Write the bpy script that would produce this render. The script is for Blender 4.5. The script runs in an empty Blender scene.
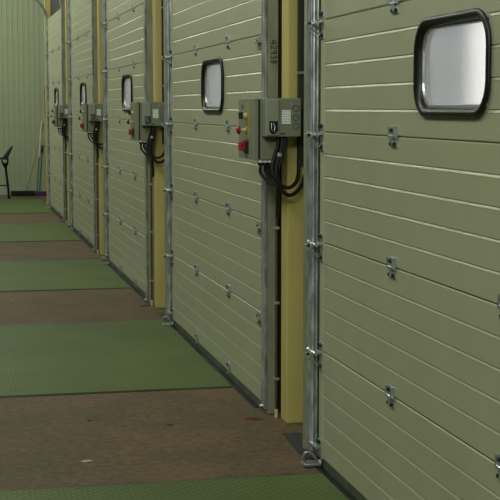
import bpy, bmesh, math, random
from mathutils import Vector, Matrix
random.seed(7)
sc = bpy.context.scene
COL = sc.collection
R = math.radians

# ---------------------------------------------------------------- camera
CAM = (-1.657, 0.0, 1.65)
cd = bpy.data.cameras.new('camera'); cam = bpy.data.objects.new('camera', cd); COL.objects.link(cam)
cam.location = CAM
cam.rotation_euler = (R(90 - 5.837), 0, R(-12.281))
cd.sensor_fit = 'HORIZONTAL'; cd.sensor_width = 36.0
cd.lens = 36.0 * 1386.7 / 500.0
cd.clip_start = 0.05; cd.clip_end = 200
sc.camera = cam

# ---------------------------------------------------------------- world, lights, exposure
w = bpy.data.worlds.new('world'); sc.world = w; w.use_nodes = True
bg = w.node_tree.nodes['Background']
bg.inputs[0].default_value = (1.0, 0.965, 0.90, 1); bg.inputs[1].default_value = 1.75
sc.view_settings.view_transform = 'Standard'; sc.view_settings.look = 'None'
sc.view_settings.gamma = 1.0; sc.view_settings.use_curve_mapping = False
sc.view_settings.exposure = 0.0

def area(name, loc, rot, sx, sy, power, col):
    l = bpy.data.lights.new(name, 'AREA'); l.shape = 'RECTANGLE'; l.size = sx; l.size_y = sy
    l.energy = power; l.color = col
    o = bpy.data.objects.new(name, l); COL.objects.link(o); o.location = loc; o.rotation_euler = rot
    return o
TUBE = (0.97, 1.0, 0.88)
for k, y in enumerate((2.0, 8.0, 14.0, 20.0, 25.0)):
    area('fluorescent_light', (-2.7, y, 4.9), (0, R(-34), 0), .8, 4.6, (74, 104, 106, 114, 130)[k], TUBE)
area('fluorescent_light', (-3.2, -3.0, 4.8), (R(58), 0, R(-14)), 3.5, 1.2, 210, TUBE)

# ---------------------------------------------------------------- materials
def new_mat(name):
    m = bpy.data.materials.new(name); m.use_nodes = True
    return m, m.node_tree.nodes, m.node_tree.links, m.node_tree.nodes['Principled BSDF']
def srgb(r, g, b):
    f = lambda c: (c/255/12.92) if c/255 <= .04045 else ((c/255+.055)/1.055)**2.4
    return (f(r), f(g), f(b), 1)
def mat(name, col, rough=.5, metal=0.0, var=0.0, scale=8.0, bump=0.0, bscale=60.0, stretch=(1, 1, 1), spec=.5, col2=None, detail=4, sharp=None):
    m, n, l, p = new_mat(name)
    p.inputs['Base Color'].default_value = col
    p.inputs['Roughness'].default_value = rough; p.inputs['Metallic'].default_value = metal
    p.inputs['Specular IOR Level'].default_value = spec
    tc = n.new('ShaderNodeTexCoord'); mp = n.new('ShaderNodeMapping'); mp.inputs['Scale'].default_value = stretch
    l.new(tc.outputs['Object'], mp.inputs[0])
    if var > 0 or col2:
        no = n.new('ShaderNodeTexNoise'); no.inputs['Scale'].default_value = scale; no.inputs['Detail'].default_value = detail
        l.new(mp.outputs[0], no.inputs[0])
        rp = n.new('ShaderNodeValToRGB')
        lo, hi = sharp or (.3, .7)
        rp.color_ramp.elements[0].position = lo; rp.color_ramp.elements[1].position = hi
        c = col[:3]
        rp.color_ramp.elements[0].color = tuple(x*(1-var) for x in c)+(1,) if not col2 else col2
        rp.color_ramp.elements[1].color = tuple(min(1, x*(1+var)) for x in c)+(1,) if not col2 else col
        l.new(no.outputs[0], rp.inputs[0]); l.new(rp.outputs[0], p.inputs['Base Color'])
    if bump > 0:
        nb = n.new('ShaderNodeTexNoise'); nb.inputs['Scale'].default_value = bscale; nb.inputs['Detail'].default_value = 3
        l.new(mp.outputs[0], nb.inputs[0])
        b = n.new('ShaderNodeBump'); b.inputs['Strength'].default_value = bump; b.inputs['Distance'].default_value = .01
        l.new(nb.outputs[0], b.inputs['Height']); l.new(b.outputs[0], p.inputs['Normal'])
    return m
M = {}
M['panel'] = mat('door_panel_paint', srgb(172, 175, 145), .36, 0, .04, 3.0, .10, 110, spec=.5)
M['endcap'] = mat('end_cap_paint', srgb(178, 180, 150), .4, 0, .06, 12)
M['rubber'] = mat('black_rubber', srgb(17, 18, 18), .4, 0, .15, 20)
M['seal'] = mat('bottom_seal_rubber', srgb(78, 84, 66), .6, 0, .3, 14)
M['galv'] = mat('galvanised_steel', srgb(196, 203, 206), .3, .7, .5, 26, .12, 40, stretch=(1, 1, .35), detail=6)
M['galv_dull'] = mat('dull_galvanised_steel', srgb(146, 148, 124), .5, .2, .16, 14, .05, 40, stretch=(1, 1, .4))
M['zinc'] = mat('zinc_hinge_steel', srgb(190, 196, 196), .3, .8, .2, 60)
M['bolt'] = mat('dark_bolt_steel', srgb(52, 54, 54), .4, .6)
M['yellow'] = mat('yellow_paint', srgb(194, 182, 110), .5, 0, .10, 6, .05, 30, stretch=(1, 1, .3))
M['wall'] = mat('wall_cladding_paint', srgb(160, 170, 140), .6, 0, .04, 1.5)
M['wall_plain'] = mat('wall_paint', srgb(140, 146, 122), .7, 0, .08, 2)
M['skirting'] = mat('skirting_paint', srgb(168, 174, 158), .6)
M['ceiling'] = mat('ceiling_paint', srgb(170, 175, 155), .8)
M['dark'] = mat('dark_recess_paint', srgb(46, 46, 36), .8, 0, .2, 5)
M['box'] = mat('enclosure_grey', srgb(128, 134, 114), .5, 0, .04, 9)
M['boxside'] = mat('enclosure_olive', srgb(132, 132, 108), .55, 0, .05, 9)
M['coverlight'] = mat('cover_grey', srgb(146, 154, 138), .45, 0, .03, 9)
M['black'] = mat('black_plastic', srgb(20, 20, 22), .4)
M['red'] = mat('red_plastic', srgb(140, 30, 28), .4)
M['amber'] = mat('yellow_label', srgb(142, 140, 78), .6, 0, .12, 60)
M['cream'] = mat('cream_plastic', srgb(205, 198, 150), .5)
M['shelter'] = mat('shelter_fabric', srgb(150, 160, 176), .7, 0, .12, 3)
M['white'] = mat('white_label', srgb(246, 248, 244), .5)
M['cable'] = mat('cable_black', srgb(24, 25, 24), .5)
M['pipe'] = mat('conduit_brown', srgb(78, 72, 50), .5, .2, .2, 20)
M['ink'] = mat('ink_black', srgb(28, 30, 26), .8)
M['wood'] = mat('broom_wood', srgb(146, 136, 86), .6, 0, .15, 10, stretch=(1, 1, .2))
M['pale'] = mat('pale_handle_paint', srgb(176, 184, 168), .5)
M['teal'] = mat('teal_handle_paint', srgb(50, 92, 86), .5)
M['purple'] = mat('purple_plastic', srgb(62, 30, 96), .5)
M['bristle'] = mat('dark_bristle', srgb(32, 28, 24), .9, 0, .3, 80)
M['blackmetal'] = mat('black_metal', srgb(22, 22, 22), .45, .2)
M['patch'] = mat('dark_patch_grey', srgb(44, 49, 52), .6, .1, .25, 8)
M['debris'] = mat('pale_debris', srgb(170, 170, 150), .8)
M['rust'] = mat('rust_red', srgb(92, 36, 26), .9, 0, .3, 40)

def floor_brown():
    m, n, l, p = new_mat('brown_concrete')
    p.inputs['Roughness'].default_value = .72; p.inputs['Specular IOR Level'].default_value = .35
    tc = n.new('ShaderNodeTexCoord')
    a = n.new('ShaderNodeTexNoise'); a.inputs['Scale'].default_value = 2.0; a.inputs['Detail'].default_value = 8; a.inputs['Roughness'].default_value = .65
    b = n.new('ShaderNodeTexNoise'); b.inputs['Scale'].default_value = 26; b.inputs['Detail'].default_value = 5
    l.new(tc.outputs['Object'], a.inputs[0]); l.new(tc.outputs['Object'], b.inputs[0])
    r1 = n.new('ShaderNodeValToRGB'); e = r1.color_ramp.elements
    e[0].position = .34; e[0].color = srgb(84, 76, 54); e[1].position = .66; e[1].color = srgb(110, 88, 64)
    l.new(a.outputs[0], r1.inputs[0])
    r2 = n.new('ShaderNodeValToRGB'); e = r2.color_ramp.elements
    e[0].position = .3; e[0].color = (.64, .64, .64, 1); e[1].position = .7; e[1].color = (1.15, 1.15, 1.15, 1)
    l.new(b.outputs[0], r2.inputs[0])
    mx = n.new('ShaderNodeMix'); mx.data_type = 'RGBA'; mx.blend_type = 'MULTIPLY'; mx.inputs[0].default_value = 1
    l.new(r1.outputs[0], mx.inputs[6]); l.new(r2.outputs[0], mx.inputs[7]); l.new(mx.outputs[2], p.inputs['Base Color'])
    bp = n.new('ShaderNodeBump'); bp.inputs['Strength'].default_value = .15; bp.inputs['Distance'].default_value = .01
    l.new(b.outputs[0], bp.inputs['Height']); l.new(bp.outputs[0], p.inputs['Normal'])
    return m
M['brown'] = floor_brown()

def floor_green():
    m, n, l, p = new_mat('green_tread_plate')
    p.inputs['Roughness'].default_value = .6; p.inputs['Specular IOR Level'].default_value = .4
    tc = n.new('ShaderNodeTexCoord')
    a = n.new('ShaderNodeTexNoise'); a.inputs['Scale'].default_value = 1.2; a.inputs['Detail'].default_value = 7
    l.new(tc.outputs['Object'], a.inputs[0])
    r1 = n.new('ShaderNodeValToRGB'); e = r1.color_ramp.elements
    e[0].position = .3; e[0].color = srgb(70, 88, 40); e[1].position = .7; e[1].color = srgb(86, 108, 50)
    l.new(a.outputs[0], r1.inputs[0])
    # raised tear pattern of the tread plate: two crossed wave sets
    h = []
    for ang in (45, -45):
        mp = n.new('ShaderNodeMapping'); mp.inputs['Rotation'].default_value = (0, 0, R(ang)); l.new(tc.outputs['Object'], mp.inputs[0])
        wv = n.new('ShaderNodeTexWave'); wv.inputs['Scale'].default_value = 9.0; wv.inputs['Distortion'].default_value = .3
        l.new(mp.outputs[0], wv.inputs[0]); h.append(wv)
    mu = n.new('ShaderNodeMath'); mu.operation = 'MULTIPLY'; l.new(h[0].outputs[1], mu.inputs[0]); l.new(h[1].outputs[1], mu.inputs[1])
    r2 = n.new('ShaderNodeValToRGB'); e = r2.color_ramp.elements
    e[0].position = .1; e[0].color = (.84, .84, .84, 1); e[1].position = .7; e[1].color = (1.14, 1.14, 1.14, 1)
    l.new(mu.outputs[0], r2.inputs[0])
    mx = n.new('ShaderNodeMix'); mx.data_type = 'RGBA'; mx.blend_type = 'MULTIPLY'; mx.inputs[0].default_value = 1
    l.new(r1.outputs[0], mx.inputs[6]); l.new(r2.outputs[0], mx.inputs[7]); l.new(mx.outputs[2], p.inputs['Base Color'])
    bp = n.new('ShaderNodeBump'); bp.inputs['Strength'].default_value = .5; bp.inputs['Distance'].default_value = .004
    l.new(mu.outputs[0], bp.inputs['Height']); l.new(bp.outputs[0], p.inputs['Normal'])
    return m
M['green'] = floor_green()

def pane_mat():
    # cloudy scratched acrylic: daylight from outside diffuses through it
    m, n, l, p = new_mat('cloudy_acrylic'); out = n['Material Output']
    n.remove(p)
    tc = n.new('ShaderNodeTexCoord'); mp = n.new('ShaderNodeMapping'); mp.inputs['Scale'].default_value = (1, 6, 1.2)
    l.new(tc.outputs['Object'], mp.inputs[0])
    no = n.new('ShaderNodeTexNoise'); no.inputs['Scale'].default_value = 6; no.inputs['Detail'].default_value = 6; l.new(mp.outputs[0], no.inputs[0])
    rp = n.new('ShaderNodeValToRGB'); e = rp.color_ramp.elements
    e[0].position = .3; e[0].color = (.66, .68, .70, 1); e[1].position = .7; e[1].color = (.80, .82, .83, 1)
    l.new(no.outputs[0], rp.inputs[0])
    tr = n.new('ShaderNodeBsdfTranslucent'); l.new(rp.outputs[0], tr.inputs[0])
    rf = n.new('ShaderNodeBsdfRefraction'); rf.inputs['IOR'].default_value = 1.05; rf.inputs["Roughness"].default_value = .24
    rf.inputs[0].default_value = (.9, .91, .92, 1)
    gl = n.new('ShaderNodeBsdfGlossy'); gl.inputs['Roughness'].default_value = .18; gl.inputs[0].default_value = (.9, .9, .9, 1)
    m1 = n.new('ShaderNodeMixShader'); m1.inputs[0].default_value = .80; l.new(tr.outputs[0], m1.inputs[1]); l.new(rf.outputs[0], m1.inputs[2])
    m2 = n.new('ShaderNodeMixShader'); m2.inputs[0].default_value = .12; l.new(m1.outputs[0], m2.inputs[1]); l.new(gl.outputs[0], m2.inputs[2])
    l.new(m2.outputs[0], out.inputs[0])
    return m
M['pane'] = pane_mat()

# ---------------------------------------------------------------- helpers
def link(name, bm, m, parent=None, smooth=False, loc=None):
    me = bpy.data.meshes.new(name)
    bmesh.ops.recalc_face_normals(bm, faces=bm.faces[:])
    bm.to_mesh(me); bm.free()
    for mm in (m if isinstance(m, (list, tuple)) else [m]): me.materials.append(mm)
    if smooth:
        for p in me.polygons: p.use_smooth = True
    o = bpy.data.objects.new(name, me); COL.objects.link(o)
    if parent: o.parent = parent
    if loc: o.location = loc
    return o
def tag(o, label=None, cat=None, group=None, kind=None):
    if label: o['label'] = label
    if cat: o['category'] = cat
    if group: o['group'] = group
    if kind: o['kind'] = kind
    return o
def empty(name, loc, rz=0):
    o = bpy.data.objects.new(name, None); COL.objects.link(o); o.location = loc; o.rotation_euler = (0, 0, rz)
    o.empty_display_size = .1
    return o
def copy_tree(o, loc):
    c = o.copy(); COL.objects.link(c); c.location = loc
    for ch in list(o.children):
        d = ch.copy(); COL.objects.link(d); d.parent = c
        for g in list(ch.children):
            e = g.copy(); COL.objects.link(e); e.parent = d
    return c
def box(bm, x0, x1, y0, y1, z0, z1, bev=0.0, mi=0):
    vs = [bm.verts.new((x, y, z)) for x in (x0, x1) for y in (y0, y1) for z in (z0, z1)]
    fs = [bm.faces.new([vs[i] for i in q]) for q in ((0, 1, 3, 2), (4, 6, 7, 5), (0, 4, 5, 1), (2, 3, 7, 6), (0, 2, 6, 4), (1, 5, 7, 3))]
    for f in fs: f.material_index = mi
    if bev > 0:
        es = list({e for f in fs for e in f.edges})
        bmesh.ops.bevel(bm, geom=es, offset=bev, segments=2, affect='EDGES', profile=.6)
def cyl(bm, p0, p1, r, seg=12, r2=None):
    p0 = Vector(p0); p1 = Vector(p1); d = (p1-p0).normalized()
    a = d.orthogonal().normalized(); b = d.cross(a)
    r2 = r if r2 is None else r2
    A = [bm.verts.new(p0+(a*math.cos(t)+b*math.sin(t))*r) for t in [2*math.pi*i/seg for i in range(seg)]]
    B = [bm.verts.new(p1+(a*math.cos(t)+b*math.sin(t))*r2) for t in [2*math.pi*i/seg for i in range(seg)]]
    for i in range(seg): bm.faces.new((A[i], A[(i+1) % seg], B[(i+1) % seg], B[i]))
    bm.faces.new(A[::-1]); bm.faces.new(B)
def catmull(pts, n=8):
    P = [Vector(p) for p in pts]; P = [P[0]*2-P[1]]+P+[P[-1]*2-P[-2]]; out = []
    for i in range(1, len(P)-2):
        for k in range(n):
            t = k/n; a, b, c, d = P[i-1], P[i], P[i+1], P[i+2]
            out.append(.5*((2*b)+(c-a)*t+(2*a-5*b+4*c-d)*t*t+(3*b-a-3*c+d)*t**3))
    out.append(P[-2]); return out
def tube(bm, pts, r, seg=8, smooth=True):
    P = catmull(pts) if smooth else [Vector(p) for p in pts]
    rings = []; a = None
    for i, p in enumerate(P):
        d = (P[min(i+1, len(P)-1)]-P[max(i-1, 0)]).normalized()
        if a is None: a = d.orthogonal().normalized()
        a = (a-d*a.dot(d)).normalized(); b = d.cross(a)
        rings.append([bm.verts.new(p+(a*math.cos(2*math.pi*k/seg)+b*math.sin(2*math.pi*k/seg))*r) for k in range(seg)])
    for A, B in zip(rings, rings[1:]):
        for k in range(seg): bm.faces.new((A[k], A[(k+1) % seg], B[(k+1) % seg], B[k]))
    bm.faces.new(rings[0][::-1]); bm.faces.new(rings[-1])
def sweep(bm, prof, path):
    """prof: closed (inward, y) points; path: list of (x, z, nx, nz), n being the inward direction"""
    rings = [[bm.verts.new((x+nx*a, y, z+nz*a)) for a, y in prof] for x, z, nx, nz in path]
    n = len(prof)
    for A, B in zip(rings, rings[1:]):
        for k in range(n): bm.faces.new((A[k], A[(k+1) % n], B[(k+1) % n], B[k]))
    bm.faces.new(rings[0][::-1]); bm.faces.new(rings[-1])
def rrect(hy, hz, r, n=8):
    out = []
    for cy, cz, a0 in ((hy-r, hz-r, 0), (-hy+r, hz-r, 90), (-hy+r, -hz+r, 180), (hy-r, -hz+r, 270)):
        for k in range(n+1):
            t = R(a0+90*k/n); out.append((cy+r*math.cos(t), cz+r*math.sin(t)))
    return out
def ring_loft(bm, loops, close=False, caps=True):
    rs = [[bm.verts.new(p) for p in L] for L in loops]
    n = len(rs[0]); pairs = list(zip(rs, rs[1:]))+([(rs[-1], rs[0])] if close else [])
    for A, B in pairs:
        for k in range(n): bm.faces.new((A[k], A[(k+1) % n], B[(k+1) % n], B[k]))
    if caps and not close: bm.faces.new(rs[0][::-1]); bm.faces.new(rs[-1])

# ---------------------------------------------------------------- layout constants
P = 4.275; YF = 6.036                     # far edge of the nearest door; doors repeat every P
ZB = 0.043                                # lowest section line
SEC = 0.5; NSEC = 6; ZTOP = ZB+SEC*NSEC+.06
FARY = 27.0; LEFTX = -9.0; BACKY = -4.0; CEIL = 6.0

# ---------------------------------------------------------------- setting
bm = bmesh.new(); box(bm, LEFTX, .45, BACKY, FARY+.2, -.12, 0)
tag(link('floor', bm, M['brown']), 'brown worn concrete floor between the green plates', 'floor', kind='structure')
bm = bmesh.new(); box(bm, LEFTX, .45, BACKY, FARY+.2, CEIL, CEIL+.1)
tag(link('ceiling', bm, M['ceiling']), 'pale ceiling above the loading hall', 'ceiling', kind='structure')
bm = bmesh.new(); box(bm, LEFTX-.1, LEFTX, BACKY, FARY+.2, 0, CEIL)
tag(link('wall_left', bm, M['wall_plain']), 'plain side wall opposite the doors', 'wall', kind='structure')
bm = bmesh.new(); box(bm, LEFTX, .45, BACKY-.1, BACKY, 0, CEIL)
tag(link('wall_back', bm, M['wall_plain']), 'plain wall behind the camera', 'wall', kind='structure')
# far wall: vertically profiled cladding
bm = bmesh.new()
xs = []; x = LEFTX
while x < .45:
    xs += [(x, 0), (x+.06, 0), (x+.066, -.003), (x+.094, -.003)]; x += .1
xs = [(min(a, .45), b) for a, b in xs]+[(.45, 0)]
for (a, b), (c, d) in zip(xs, xs[1:]):
    if c-a < 1e-5: continue
    v = [bm.verts.new(q) for q in ((a, FARY+b, 0), (c, FARY+d, 0), (c, FARY+d, CEIL), (a, FARY+b, CEIL))]; bm.faces.new(v)
box(bm, LEFTX, .45, FARY+.01, FARY+.2, 0, CEIL)
tag(link('wall_far', bm, M['wall']), 'pale green ribbed end wall of the hall', 'wall', kind='structure')
bm = bmesh.new(); box(bm, LEFTX, -.02, FARY-.035, FARY-.013, 0, .12, .004)
tag(link('baseboard_far', bm, M['skirting']), 'pale skirting along foot of end wall', 'skirting', kind='structure')
# right wall: piers between openings and a lintel over the doors
bm = bmesh.new()
WX0, WX1 = .20, .26
edges = [BACKY]
for k in range(5):
    edges += [YF-2.95+P*k, YF+.02+P*k]
edges.append(FARY+.2)
for a, b in zip(edges[::2], edges[1::2]): box(bm, WX0, WX1, a, b, 0, CEIL)
for k in range(5): box(bm, WX0, WX1, YF-2.95+P*k, YF+.02+P*k, 3.0, CEIL)
tag(link('wall_right', bm, M['wall_plain']), 'olive grey wall behind the row of doors', 'wall', kind='structure')
# dark lintel boards above each door and side fillers
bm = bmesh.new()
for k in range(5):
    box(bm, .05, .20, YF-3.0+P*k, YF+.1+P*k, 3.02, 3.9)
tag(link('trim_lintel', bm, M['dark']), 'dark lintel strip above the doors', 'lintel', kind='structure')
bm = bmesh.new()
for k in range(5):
    box(bm, .055, .20, 7.25+P*(k-1)+(.07 if k > 1 else 0), 7.31+P*(k-1), 0, 3.9)  # dark fillers added to stop daylight leaking past the door sides
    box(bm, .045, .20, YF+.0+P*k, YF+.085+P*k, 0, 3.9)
tag(link('trim_jamb_filler', bm, M['dark']), 'dark jamb fillers added to block daylight beside the doors', 'jamb', kind='structure')
bm = bmesh.new()
for k in range(5): box(bm, -.03, .0445, YF-3.0+P*k+(.06 if k else 0), YF+.05+P*k, 0.0, .0025)
tag(link('trim_threshold', bm, M['rubber']), 'thin black threshold line along foot of doors', 'threshold', kind='structure')
bm = bmesh.new(); box(bm, .46, 14, -6, 34, -1.3, -1.2)
tag(link('ground_outside', bm, M['wall_plain']), 'yard outside the doors', 'ground', kind='structure')

for k in range(5):  # flaps added outside, sized to grade the daylight in the panes
    bm = bmesh.new(); box(bm, .265, .70, YF+.03+P*k, YF+.07+P*k, -.5, 3.4); box(bm, .265, .74, YF-3.05+P*k, YF-3.01+P*k, -.5, 3.4)
    tag(link('wall_added_shelter', bm, M['shelter']), 'grey dock shelter flaps added outside the door to grade its window light', 'dock shelter', kind='structure')

# ---------------------------------------------------------------- levellers (green plates)
LV = [(3.05, 5.95, 'nearest green tread plate at bottom edge, in front of the closest door'),
      (7.95, 10.62, 'largest whole green tread plate, in front of the second door'),
      (12.62, 15.12, 'third green tread plate from the camera, in front of the third door'),
      (17.35, 20.1, 'fourth green tread plate, before the fourth door'),
      (22.05, 25.4, 'farthest green tread plate, close to the brooms and end wall')]
for y0, y1, lab in LV:
    e = empty('dock_leveller', (-1.6, (y0+y1)/2, 0)); tag(e, lab, 'dock leveller', 'green floor plates before the doors')
    h = (y1-y0)/2
    bm = bmesh.new(); box(bm, -1.6, 1.568, -h+.012, h-.012, .001, .006, .001)
    link('tread_plate', bm, M['green'], e)
    for sg in (-1, 1):
        bm = bmesh.new(); box(bm, -1.6, 1.568, sg*h-.0095, sg*h+.0095, 0.0, .003)
        link('edge_gap', bm, M['rubber'], e)
DP = ['nearest', 'second nearest', 'third nearest', 'fourth nearest']
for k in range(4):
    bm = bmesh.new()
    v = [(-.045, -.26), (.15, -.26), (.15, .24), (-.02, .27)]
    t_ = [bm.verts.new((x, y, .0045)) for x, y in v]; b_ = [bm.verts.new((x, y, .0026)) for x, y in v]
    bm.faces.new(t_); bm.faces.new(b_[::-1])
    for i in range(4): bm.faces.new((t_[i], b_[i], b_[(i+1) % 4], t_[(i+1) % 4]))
    o = link('floor_patch', bm, M['patch'], loc=(0, 6.47+P*k, 0))  # flat dark grey patch lying on the floor
    tag(o, 'dark grey patch on floor at foot of the %s yellow post' % DP[k], 'floor plate', 'dark floor patches by the posts')

# ---------------------------------------------------------------- sectional door
# local frame: origin at floor below the middle of the leaf, far edge y=+1.5, near edge y=-1.5, face at x=0
HY = 1.5
WIN = (-.105, 1.793)            # window centre (y, z)
def skin(bm, y0, y1, za, zb, seam_lo, seam_hi):
    """front profile between za and zb with a groove on every 0.1 m line; returned as a closed slab"""
    pts = []
    def groove(z, d, hw): return [(z-hw*1.25, 0), (z-hw, -.0012), (z-hw*.45, .0005), (z+hw*.35, d), (z+hw*.55, 0)]     # long shallow lower flank, short upper one
    pts.append((za, .006 if seam_lo else 0))
    if seam_lo: pts.append((za+.004, 0))
    k = math.ceil((za-ZB+.02)/.1)
    while ZB+.1*k < zb-.02:
        pts += groove(ZB+.1*k, .0038, .0076); k += 1
    if seam_hi: pts.append((zb-.004, 0))
    pts.append((zb, .006 if seam_hi else 0))
    pts += [(zb, .04), (za, .04)]
    A = [bm.verts.new((x, y0, z)) for z, x in pts]; B = [bm.verts.new((x, y1, z)) for z, x in pts]
    n = len(pts)
    for i in range(n): bm.faces.new((A[i], A[(i+1) % n], B[(i+1) % n], B[i]))
    bm.faces.new(A[::-1]); bm.faces.new(B)
door = empty('door_1', (0, YF-HY, 0))
for k in range(NSEC):
    za = ZB+SEC*k+.0015; zb = ZB+SEC*(k+1)-.0015
    if k == NSEC-1: zb += .06
    bm = bmesh.new()
    if k == 3:
        y0, y1, z0, z1 = WIN[0]-.320, WIN[0]+.320, WIN[1]-.140, WIN[1]+.140
        skin(bm, -HY, y0, za, zb, True, True); skin(bm, y1, HY, za, zb, True, True)
        skin(bm, y0, y1, za, z0, True, False); skin(bm, y0, y1, z1, zb, False, True)
    else:
        skin(bm, -HY, HY, za, zb, True, k < NSEC-1)
    if k: box(bm, .012, .036, -HY, HY, za-.012, za+.002)
    link('door_section', bm, M['panel'], door)
bm = bmesh.new(); box(bm, .002, .038, -HY, HY+.06, .0035, ZB)
link('bottom_seal', bm, M['seal'], door)
bm = bmesh.new(); box(bm, -.003, .041, HY+.001, HY+.062, ZB, ZTOP, .002)
link('end_cap', bm, M['endcap'], door)
# window: thick rounded rubber frame, recessed cloudy pane
def L(hy, hz, r, x): return [(x, WIN[0]+a, WIN[1]+b) for a, b in rrect(hy, hz, r)]
bm = bmesh.new()
ring_loft(bm, [L(.342, .160, .100, .0), L(.352, .170, .112, -.005), L(.356, .173, .115, -.011), L(.350, .168, .112, -.016), L(.338, .157, .104, -.017),
               L(.328, .149, .096, -.013), L(.322, .143, .090, -.006), L(.3185, .1385, .086, .003), L(.316, .138, .084, .012), L(.316, .138, .084, .037), L(.320, .1395, .086, .037)], close=True)
wf = link('window_frame', bm, M['rubber'], door, smooth=True)
bm = bmesh.new(); ring_loft(bm, [L(.3165, .1382, .084, .012), L(.3165, .1382, .084, .016)])
link('window_pane', bm, M['pane'], wf)
bm = bmesh.new()
ring_loft(bm, [L(.3157, .1377, .0837, .004), L(.3157, .1377, .0837, .012), L(.3075, .1295, .0755, .012), L(.3105, .1325, .0785, .005)], close=True)
link('inner_trim', bm, M['zinc'], wf, smooth=False)
# hinges on section lines
def hinge(y, z, k):
    bm = bmesh.new()
    box(bm, -.004, 0.001, -.036, .036, .006, .038, .001)       # upper leaf
    box(bm, -.004, 0.001, -.034, .034, -.040, -.006, .001)     # lower leaf
    cyl(bm, (-.008, -.042, 0), (-.008, .042, 0), .0065, 10)      # knuckle
    box(bm, -.016, -.004, -.037, -.026, .002, .040, .001); box(bm, -.016, -.004, .026, .037, .002, .040, .001)
    box(bm, -.014, -.004, -.008, .008, -.032, -.002, .001)
    o = link('hinge', bm, M['zinc'], door, loc=(0, y, z))
    bm = bmesh.new()
    for yy, zz in ((-.018, .024), (.018, .024), (-.024, -.028), (.024, -.028)):
        cyl(bm, (-.003, yy, zz), (-.013, yy, zz), .0072, 6)
    link('bolt', bm, M['bolt'], o)
    return o
for k in range(0, NSEC):
    for u in (1.0, 2.109):
        hinge(HY-u, ZB+SEC*k+(.02 if k == 0 else 0), k)
# roller brackets on the end caps
def roller(z, side, k):
    s = side
    bm = bmesh.new()
    y0 = HY+.03 if s > 0 else -HY+.03
    # plate with upper and lower leaf, arm reaching to the track, diagonal brace
    box(bm, -.008, -.002, y0-.028, y0+.028, .010, .040, .0015); box(bm, -.008, -.002, y0-.028, y0+.028, -.085, -.05, .0015)
    box(bm, -.020, -.004, y0-.02, y0+.03, -.012, .004, .001)
    ya = y0+.02 if s > 0 else y0-.02
    cyl(bm, (-.03, ya-.03 if s > 0 else ya+.03, -.012), (-.03, ya+.09*s, -.012), .008, 10)
    box(bm, -.080, -.008, ya-.004, ya+.004, -.019, -.007, .001)
    # diagonal strut
    tube(bm, [(-.078, ya-.008, -.022), (-.006, ya-.014, -.072)], .0042, 6, smooth=False)
    o = link('roller_bracket', bm, M['zinc'], door, loc=(0, 0, z))
    bm = bmesh.new(); yr = ya+.075*s
    cyl(bm, (-.03, yr-.012, -.012), (-.03, yr+.012, -.012), .017, 14)
    link('roller', bm, M['zinc'], o)
    bm = bmesh.new()
    for yy, zz in ((-.015, .026), (.015, .026), (-.015, -.068), (.015, -.068)):
        cyl(bm, (-.007, y0+yy, zz), (-.017, y0+yy, zz), .008, 6)
    cyl(bm, (-.062, ya-.012, -.013), (-.062, ya-.003, -.013), .008, 6)
    link('bolt', bm, M['bolt'], o)
for k in range(1, NSEC): roller(ZB+SEC*k, 1, k)
# bottom corner bracket (far side): curved arm with roller
def corner(s):
    bm = bmesh.new()
    y0 = HY+.03 if s > 0 else -HY+.02
    box(bm, -.010, -.002, y0-.028, y0+.028, 0.02, .13, .002)
    box(bm, -.085, .0, y0-.01, y0+.06, .006, .018, .002)
    tube(bm, [(-.075, y0+.0, .02), (-.088, y0-.005, .055), (-.07, y0-.01, .075), (-.045, y0-.012, .065), (-.02, y0-.014, .03)], .006, 8)
    cyl(bm, (-.030, y0-.03, .1), (-.030, y0+.08, .1), .008, 10)
    box(bm, -.034, -.004, y0-.012, y0+.02, .092, .108, .001)
    o = link('corner_bracket', bm, M['zinc'], door)
    bm = bmesh.new()
    for yy, zz in ((-.012, .045), (.014, .045), (-.012, .12), (.014, .12)): cyl(bm, (-.008, y0+yy, zz), (-.02, y0+yy, zz), .008, 6)
    link('bolt', bm, M['bolt'], o)
corner(1)
# near-edge rollers that stick out beside the near track
def near_roller(z):
    bm = bmesh.new()
    box(bm, -.006, 0.0, -HY+.01, -HY+.10, -.045, .02, .0015)
    tube(bm, [(-.008, -HY+.09, .0), (-.022, -HY+.06, .006), (-.026, -HY+.03, -.008), (-.020, -HY+.01, -.025), (-.008, -HY+.02, -.032)], .0045, 8)
    cyl(bm, (-.014, -HY+.1, -.01), (-.014, -HY-.02, -.01), .006, 10)
    link('roller_bracket', bm, M['galv_dull'], door, loc=(0, 0, z))
for k in range(1, NSEC): near_roller(ZB+SEC*k-.03)
DLAB = ['closest sectional door at right, filling the right third with a big rounded window',
        'second sectional door from the camera, between the large control box and a galvanised track',
        'third sectional door, in the middle of the row, with narrow looking window at upper right',
        'fourth sectional door from the camera, small and steeply foreshortened',
        'farthest sectional door, next to the brooms, with its curved track visible']
tag(door, DLAB[0], 'door', 'row of olive sectional doors', 'structure')
doors = [door]
for k in range(1, 5):
    d = copy_tree(door, (0, YF-HY+P*k, 0)); d.name = 'door_%d' % (k+1); d['label'] = DLAB[k]; doors.append(d)

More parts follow.
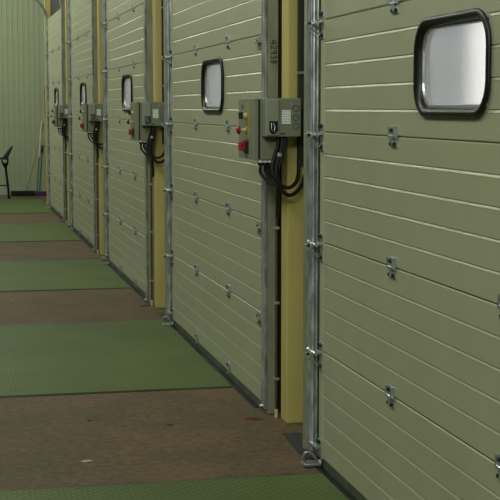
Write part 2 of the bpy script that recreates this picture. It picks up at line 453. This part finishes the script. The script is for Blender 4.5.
# ---------------------------------------------------------------- tracks
def path(x0, z0):
    r = .50; zt = 3.05
    pts = [(x0, z0, -1, 0), (x0, zt, -1, 0)]
    for i in range(1, 13):
        t = R(90*i/12); pts.append((x0-r+r*math.cos(t), zt+r*math.sin(t), -math.cos(t), -math.sin(t)))
    pts.append((x0-3.2, zt+r, 0, -1))
    return pts
def bead_profile():
    # inward (towards the room) extents and y extents of the rolled track, two rounded beads on the near side
    pts = [(0, .0), (.004, -.003)]
    for c, rr in ((.012, .008), (.036, .014)):
        for i in range(7):
            t = math.pi*i/6; pts.append((c-rr*math.cos(t), -.003-rr*.9*math.sin(t)))
    pts += [(.053, -.002), (.056, .004), (.056, .05), (.050, .053), (.0, .053)]
    return pts
def make_far_track():
    e = empty('door_track', (0, YF, 0))
    bm = bmesh.new(); sweep(bm, [(a*.76, y) for a, y in bead_profile()], path(.0, .06))
    link('roller_rail', bm, M['galv'], e, loc=(.006, .115, 0))
    bm = bmesh.new()                                   # mounting angle that stands behind the rail
    box(bm, -.030, .044, .172, .178, .05, 3.1, .001); box(bm, -.040, -.035, .175, .22, .05, 3.1, .001); box(bm, -.035, -.030, .172, .178, .05, 3.1, .001)
    link('mounting_angle', bm, M['galv_dull'], e)
    for z in (.36, .86, 1.36, 1.86, 2.36, 2.8):
        bm = bmesh.new(); cyl(bm, (-.016, .114, z), (-.016, .104, z), .006, 6); link('bolt', bm, M['bolt'], e)
    return e
tr = make_far_track()
FT = ['galvanised roller track left of the closest door, brightest of the tracks', 'galvanised roller track on far side of the second door, right of its yellow post',
      'galvanised roller track on far side of the third door', 'galvanised roller track on far side of the fourth door', 'farthest galvanised track, curving away at its top by the end wall']
tag(tr, FT[0], 'door track', 'roller tracks beside the doors')
for k in range(1, 5): copy_tree(tr, (.004, YF+P*k, 0))['label'] = FT[k]
def make_near_track():
    e = empty('door_track', (.011, YF-3.036+P, 0))        # near edge of the second door is at y=7.275
    bm = bmesh.new()
    sweep(bm, [(0, -.08), (.0, .03), (-.012, .03), (-.012, -.074), (-.056, -.074), (-.056, -.08)], [(-.006, .004, -1, 0)]+[(x-.006, z, a, b) for x, z, a, b in path(0, .06)[1:]])
    link('jamb_angle', bm, M['galv_dull'], e)
    bm = bmesh.new()
    prof = [(0, -.078), (.006, -.082), (.012, -.076), (.014, -.05), (.012, -.02), (.014, .0), (.010, .028), (0, .03)]
    sweep(bm, prof, path(-.0065, .03))
    link('roller_rail', bm, M['galv'], e)
    bm = bmesh.new()
    cyl(bm, (-.014, .01, .03), (-.03, .01, .03), .010, 8)
    link('foot_bolt', bm, M['zinc'], e)
    return e
nt = make_near_track()
NT = ['flat galvanised jamb with handwritten digits, near edge of the second door', 'galvanised jamb on near edge of the third door', 'galvanised jamb on near edge of the fourth door',
      'galvanised jamb on near edge of the farthest door']
tag(nt, NT[0], 'door track', 'jamb tracks beside the doors')
DX, DY = -.016, .07      # the bays beyond the first sit slightly farther
for k in range(1, 4): copy_tree(nt, (DX, YF-3.036+P*(k+1)+DY, 0))['label'] = NT[k]
# handwritten digits on the nearest jamb (marker strokes, reading downwards)
GL = {'4': [[(.35, 1), (.05, .35), (.95, .45)], [(.75, .9), (.6, -.15)]],
      '2': [[(.1, .75), (.3, 1), (.7, .95), (.75, .65), (.1, .05), (.9, .1)]],
      '9': [[(.8, .75), (.5, 1), (.15, .8), (.3, .5), (.75, .65), (.8, .8), (.7, .0)]],
      '3': [[(.1, .95), (.7, 1), (.4, .6), (.85, .35), (.6, 0), (.1, .1)]],
      '8': [[(.75, .85), (.4, 1), (.2, .75), (.75, .3), (.5, 0), (.15, .2), (.7, .65), (.78, .85)]]}
bm = bmesh.new()
z = 2.006
for chn in '42938':
    for st in GL[chn]:
        pts = [(0.010+.033*v, -.0815, z-.022*u) for u, v in st]
        tube(bm, pts, .0021, 5)
    z -= .0255
link('handwritten_number', bm, M['ink'], nt)

# shafts and cable drums above the doors
SL = ['nearest', 'second', 'third', 'fourth', 'farthest']
for k in range(5):
    e = empty('torsion_shaft', (-.07, YF-HY+P*k, 3.72)); tag(e, 'dark steel shaft with springs over the %s door from the camera' % SL[k], 'shaft', 'shafts above the doors')
    bm = bmesh.new(); cyl(bm, (0, -1.6, 0), (0, 1.6, 0), .014, 12); link('shaft', bm, M['galv_dull'], e)
    for s in (-1, 1):
        bm = bmesh.new(); cyl(bm, (0, s*1.42, 0), (0, s*1.5, 0), .07, 20); link('cable_drum', bm, M['zinc'], e)
    for y in (-1.57, 0, 1.57):
        bm = bmesh.new(); box(bm, -.03, .12, y-.004, y+.004, -.05, .05, .002); link('shaft_bracket', bm, M['galv_dull'], e)
    for s in (-1, 1):
        bm = bmesh.new()
        pts = [(.034*math.cos(t*.9), s*(.15+t*.0075), .034*math.sin(t*.9)) for t in range(0, 120)]
        tube(bm, pts, .004, 5, smooth=False); link('spring', bm, M['bolt'], e)

# ---------------------------------------------------------------- yellow posts
def make_post():
    e = empty('yellow_post', (0, 6.95, 0))
    bm = bmesh.new()
    box(bm, .052, .185, 0, .13, .0, 3.9, .008)
    link('post_body', bm, M['yellow'], e)
    return e
post = make_post()
PL = ['nearest yellow painted steel post, behind the large control box', 'second yellow post from the camera, between the second and third doors',
      'third yellow post, between the third and fourth doors', 'fourth yellow post, thin, between the fourth and farthest doors', 'farthest yellow post, a thin strip beside the brooms']
tag(post, PL[0], 'post', 'yellow posts between doors')
for k in range(1, 5): copy_tree(post, (DX-.026, 6.95+P*k+DY, 0))['label'] = PL[k]

# ---------------------------------------------------------------- conduits with clips
def make_conduit():
    e = empty('conduit', (.036, 7.115, 0))
    bm = bmesh.new(); tube(bm, [(0, 0, .0), (0, 0, 1.2)], .007, 8, smooth=False); link('pipe', bm, M['pipe'], e)
    bm = bmesh.new(); cyl(bm, (0, -.001, .0), (-.0, -.001, .045), .0095, 10); link('end_sleeve', bm, M['cream'], e)
    for z in (.21, .62, 1.02):
        bm = bmesh.new(); box(bm, -.018, .014, -.012, .004, z-.007, z+.007, .002); link('clip', bm, M['zinc'], e)
    return e
cn = make_conduit()
CL = ['thin brown conduit with clips left of the nearest yellow post', 'thin conduit beside the second yellow post', 'thin conduit beside the third yellow post', 'thin conduit beside the fourth yellow post']
tag(cn, CL[0], 'conduit', 'conduits down the posts')
for k in range(1, 4): copy_tree(cn, (.010+DX, 7.115+P*k+DY, 0))['label'] = CL[k]
def make_duct():
    e = empty('cable_duct', (.102, 6.928, 1.36))
    bm = bmesh.new(); box(bm, .0, .026, -.022, .018, 0, 2.3, .002); link('trunking', bm, M['dark'], e)
    bm = bmesh.new(); box(bm, .027, .05, -.024, .018, 0, 2.3, .003); link('trunking_lid', bm, M['galv_dull'], e)
    for z in (.47, 1.1):
        bm = bmesh.new(); box(bm, -.014, .052, -.028, -.0225, z-.006, z+.006, .001); link('clip', bm, M['zinc'], e)
    return e
dc = make_duct()
CL = ['dark cable duct on the nearest yellow post, ending below the junction box', 'dark cable duct on the second yellow post', 'dark cable duct on the third yellow post', 'dark cable duct on the fourth yellow post']
tag(dc, CL[0], 'cable duct', 'cable ducts on the posts')
for k in range(1, 4): copy_tree(dc, (.08+DX, 6.928+P*k+DY, 1.36))['label'] = CL[k]

# ---------------------------------------------------------------- control boxes
def make_control():
    e = empty('control_box', (-.01, 7.03, 1.39))
    # local: x -0.135..-0 , y -.18 (near) .. +.2 (far), z 0..0.31
    bm = bmesh.new(); box(bm, -.102, -.013, -.18, .20, 0, .31, .004); link('enclosure', bm, M['boxside'], e)
    bm = bmesh.new(); box(bm, -.135, -.112, -.18, .20, 0, .31, .004); lid = link('front_cover', bm, M['box'], e)
    bm = bmesh.new(); box(bm, -.112, -.102, -.174, .194, .005, .305); link('cover_gasket', bm, M['black'], e)
    bm = bmesh.new(); box(bm, -.1365, -.135, -.085, .03, .10, .29, .0005); link('yellow_label', bm, M['amber'], lid)
    bm = bmesh.new(); box(bm, -.1362, -.135, .09, .105, .255, .275, .0003); link('small_mark', bm, M['ink'], lid)
    # selector switch
    bm = bmesh.new(); cyl(bm, (-.135, .0, .222), (-.155, .0, .222), .014, 16); s = link('selector_switch', bm, M['cream'], e)
    bm = bmesh.new(); box(bm, -.176, -.155, -.012, .012, .205, .24, .003); link('knob', bm, M['black'], s)
    # mushroom button
    bm = bmesh.new(); cyl(bm, (-.135, -.01, .148), (-.172, -.01, .148), .009, 14); s = link('emergency_button', bm, M['cream'], e)
    bm = bmesh.new(); cyl(bm, (-.172, -.01, .148), (-.182, -.01, .148), .021, 20, .021); cyl(bm, (-.182, -.01, .148), (-.19, -.01, .148), .021, 20, .012); link('red_head', bm, M['red'], s)
    bm = bmesh.new(); cyl(bm, (-.136, -.01, .148), (-.142, -.01, .148), .02, 18); link('collar', bm, M['amber'], s)
    # main isolator
    bm = bmesh.new(); box(bm, -.141, -.135, -.05, .05, .03, .095, .002); s = link('isolator_switch', bm, M['black'], e)
    bm = bmesh.new(); box(bm, -.172, -.141, -.018, .038, .042, .088, .005); link('red_handle', bm, M['red'], s)
    # cable glands and cables
    for i, x in enumerate((-.095, -.07, -.045)):
        bm = bmesh.new(); cyl(bm, (x, -.15, -.010), (x, -.15, -.03), .014, 10); g = link('cable_gland', bm, M['black'], e)
        bm = bmesh.new(); cyl(bm, (x, -.15, -.001), (x, -.15, -.014), .0152, 8); link('gland_nut', bm, M['white'], g)
        bm = bmesh.new()
        tube(bm, [(x, -.15, -.03), (x+.006, -.13, -.07+.01*i), (x+.035, -.17, -.112+.014*i), (-.04, -.19, -.12+.01*i), (-.018, -.20, -.125-.006*i)], .0075, 8)
        link('cable', bm, M['cable'], e)
    return e
cb = make_control()
CBL = ['largest and nearest control box with red buttons, between the closest doors', 'second control box with red buttons, between second and third doors',
       'third control box from the camera, between third and fourth doors', 'farthest control box, smallest, between the fourth and fifth doors']
tag(cb, CBL[0], 'control box', 'control boxes by the doors')
for k in range(1, 4): copy_tree(cb, (-.01+DX, 7.03+P*k+DY, 1.39))['label'] = CBL[k]

def make_junction():
    e = empty('socket_box', (-.018, 6.76, 1.508))
    # x -0.09..+.09 ; y -.02 (front) .. +.20 ; z 0..0.19
    bm = bmesh.new(); box(bm, -.09, .094, 0, .085, .0, .192, .006); b = link('housing', bm, M['box'], e)
    bm = bmesh.new(); box(bm, -.088, -.022, -.012, .0, .006, .186, .005); lid = link('switch_cover', bm, M['coverlight'], e)
    # socket with a U shaped handle recess
    bm = bmesh.new()
    pr = [(-.072, .078), (-.028, .078), (-.028, .04)]+[(-.05+.022*math.cos(R(a)), .036+.022*math.sin(R(a))) for a in range(0, -181, -20)]+[(-.072, .04)]
    A = [bm.verts.new((x, -.016, z)) for x, z in pr]; B = [bm.verts.new((x, -.011, z)) for x, z in pr]
    n = len(pr); bm.faces.new(A); bm.faces.new(B[::-1])
    for i in range(n): bm.faces.new((A[i], B[i], B[(i+1) % n], A[(i+1) % n]))
    s = link('socket', bm, M['black'], e)
    bm = bmesh.new(); tube(bm, [(-.062, -.018, .07), (-.062, -.02, .04), (-.056, -.02, .028)], .002, 6); tube(bm, [(-.052, -.018, .068), (-.045, -.02, .05), (-.048, -.02, .03), (-.04, -.018, .022)], .003, 6)
    link('latch', bm, M['zinc'], s)
    bm = bmesh.new(); box(bm, -.005, .040, -.0025, .0, .064, .133, .0003); lb = link('label_plate', bm, M['white'], e)
    bm = bmesh.new()
    for i, zz in enumerate((.124, .112, .100, .088, .076)):
        xs_ = [(-.001, .012), (.015, .024), (.027, .036)] if i % 2 else [(-.001, .006), (.009, .022), (.026, .036)]
        for a, b2 in xs_: box(bm, a, b2, -.0032, -.0026, zz-.001, zz+.001)
    link('printed_lines', bm, M['bolt'], lb)
    bm = bmesh.new(); box(bm, -.012, .012, -.002, 0, .012, .018, .0003); link('maker_mark', bm, M['ink'], e)
    for zz in (.142, .095, .053):
        bm = bmesh.new()
        lo = lambda r, y: [(.067+r*math.cos(R(a)), y, zz+r*math.sin(R(a))) for a in range(0, 360, 18)]
        ring_loft(bm, [lo(.016, 0), lo(.016, -.003), lo(.0142, -.003), lo(.0142, -.0)], close=True)
        link('knockout_ring', bm, M['bolt'], e)
    bm = bmesh.new()
    lo = lambda r, y: [(.044+r*math.cos(R(a)), y, .160+r*math.sin(R(a))) for a in range(0, 360, 30)]
    ring_loft(bm, [lo(.009, 0), lo(.009, -.003)]); link('screw_cap', bm, M['coverlight'], e)
    # bundle dropping from the box and looping into the duct
    cabs = [[(.006, .03, .01), (.002, .03, -.05), (-.012, .035, -.11), (-.024, .04, -.16), (-.018, .04, -.21), (.004, .045, -.245), (.045, .05, -.258), (.09, .09, -.235), (.115, .135, -.19), (.125, .17, -.12)],
            [(.022, .04, .01), (.016, .04, -.06), (.002, .045, -.12), (-.014, .05, -.17), (-.012, .055, -.225), (.014, .06, -.275), (.054, .07, -.298), (.10, .10, -.28), (.145, .16, -.24), (.165, .2, -.2)],
            [(-.010, .05, .01), (-.014, .05, -.05), (-.03, .055, -.10), (-.042, .055, -.16), (-.022, .05, -.215), (.0, .05, -.24)],
            [(-.012, .05, -.17), (-.006, .07, -.24), (.012, .15, -.30), (.025, .205, -.36), (.028, .235, -.42)]]
    for c in cabs:
        bm = bmesh.new(); tube(bm, c, .0098, 8); link('cable', bm, M['cable'], e)
    bm = bmesh.new(); cyl(bm, (-.006, .033, -.082), (-.010, .034, -.098), .0115, 8); link('cable_tag', bm, M['pale'], e)
    return e
sb = make_junction()
SBL = ['nearest grey socket box with white label and black cables looping below', 'second grey socket box with white label, in front of the second post',
       'third grey socket box with white label, before the third post', 'farthest grey socket box with tiny white label']
tag(sb, SBL[0], 'socket box', 'socket boxes by the doors')
for k in range(1, 4): copy_tree(sb, (-.018+DX, 6.76+P*k+DY, 1.508))['label'] = SBL[k]

# ---------------------------------------------------------------- far end: brooms, stand
def rod(name, pts, r, m, label, cat, group=None):
    bm = bmesh.new(); tube(bm, pts, r, 8, smooth=False); o = link(name, bm, m); tag(o, label, cat, group); return o
FY = FARY
# wide black push broom with wooden handle
e = empty('push_broom', (-.26, 26.45, 0)); tag(e, 'wide black push broom with wooden handle leaning in the corner', 'broom', 'brooms at the end wall')
bm = bmesh.new(); box(bm, -.25, .20, -.03, .03, .055, .10, .006); link('broom_head', bm, M['blackmetal'], e)
bm = bmesh.new(); box(bm, -.245, .195, -.026, .026, .002, .055); link('bristles', bm, M['bristle'], e)
bm = bmesh.new(); tube(bm, [(.04, .0, .10), (.41, .45, 1.36)], .014, 8, smooth=False); link('handle', bm, M['wood'], e)
e = empty('broom', (.06, 26.45, 0)); tag(e, 'purple headed broom with pale handle beside the black push broom', 'broom', 'brooms at the end wall')
bm = bmesh.new(); box(bm, -.10, .10, -.03, .03, .035, .09, .008); link('broom_head', bm, M['purple'], e)
bm = bmesh.new(); box(bm, -.095, .095, -.035, .035, .002, .035); link('bristles', bm, M['purple'], e)
bm = bmesh.new(); tube(bm, [(-.075, .0, .09), (-.02, .18, .72)], .013, 8, smooth=False); link('handle', bm, M['teal'], e)
bm = bmesh.new(); tube(bm, [(-.02, .18, .72), (.055, .42, 1.40)], .014, 8, smooth=False); link('upper_handle', bm, M['pale'], e)
e = empty('squeegee', (.09, 26.62, 0)); tag(e, 'slim squeegee with dark teal handle standing upright behind the brooms', 'squeegee')
bm = bmesh.new(); box(bm, -.16, .09, -.012, .012, .003, .05, .004); link('blade', bm, M['black'], e)
bm = bmesh.new(); tube(bm, [(-.055, .0, .05), (.03, .18, .95)], .012, 8, smooth=False); link('handle', bm, M['teal'], e)
bm = bmesh.new(); cyl(bm, (.016, .15, .80), (.028, .175, .93), .024, 8); link('grip', bm, M['black'], e)
rod('wooden_pole', [(.175, 26.3, 0.0), (.17, 26.93, 2.0)], .016, M['wood'], 'tall thin wooden pole leaning upright in the corner by the farthest door', 'pole')

# black stand at the left edge
e = empty('metal_stand', (-.56, 25.8, 0)); tag(e, 'black tubular metal stand with tilted top, cut by the left edge', 'stand')
bm = bmesh.new()
pr = [(-.14, .72), (.05, .955), (.07, .95), (.0, .80), (-.04, .72)]
A = [bm.verts.new((x, -.20, z)) for x, z in pr]; B = [bm.verts.new((x, .20, z)) for x, z in pr]; n = len(pr)
bm.faces.new(A); bm.faces.new(B[::-1])
for i in range(n): bm.faces.new((A[i], B[i], B[(i+1) % n], A[(i+1) % n]))
link('tilted_top', bm, M['blackmetal'], e)
bm = bmesh.new(); tube(bm, [(-.5, -.0, .74), (-.16, 0, .735), (-.10, 0, .72)], .02, 8); link('side_arm', bm, M['blackmetal'], e)
bm = bmesh.new(); tube(bm, [(-.13, 0, .70), (-.10, 0, .62), (-.065, 0, .55)], .016, 8); tube(bm, [(-.02, 0, .74), (-.03, 0, .64), (-.065, 0, .56)], .016, 8); link('support_bracket', bm, M['blackmetal'], e)
bm = bmesh.new(); tube(bm, [(-.07, 0, .66), (-.055, 0, .5), (-.03, 0, .25), (-.01, 0, .02)], .022, 8); link('leg', bm, M['blackmetal'], e)
bm = bmesh.new(); tube(bm, [(-.60, 0, .66), (-.6, 0, .02)], .022, 8, smooth=False); link('leg', bm, M['blackmetal'], e)
bm = bmesh.new(); cyl(bm, (-.6, 0, .24), (.0, 0, .24), .013, 8); link('crossbar', bm, M['blackmetal'], e)
for x in (-.01, -.6):
    bm = bmesh.new(); cyl(bm, (x, 0, 0), (x, 0, .05), .028, 10); link('foot', bm, M['rubber'], e)

# small litter on the brown floor
for (x, y, s, m, lab) in ((-1.05, 6.4, .018, 'debris', 'small pale chip on the nearest brown floor strip'), (-.09, 7.1, .028, 'rust', 'small rust red clump on floor near the jamb of second door'),
                         (-.55, 7.05, .012, 'bristle', 'tiny dark splinter in the middle of the nearest brown strip'), (-.95, 7.25, .011, 'bristle', 'tiny dark crumb on the nearest brown strip, farther left'),
                         (-.06, 11.45, .03, 'rust', 'rusty debris heap on floor beside the third door'), (-.02, 20.35, .04, 'rust', 'rusty debris heap on floor beside the farthest door')):
    bm = bmesh.new(); bmesh.ops.create_icosphere(bm, subdivisions=2, radius=1)
    for v in bm.verts:
        v.co *= 1+random.uniform(-.35, .35); v.co.z = max(v.co.z, -.35); v.co = Vector((v.co.x*s*1.6, v.co.y*s, (v.co.z+.35)*s*.18))
    o = link('floor_debris', bm, M[m], loc=(x, y, .0)); tag(o, lab, 'debris')
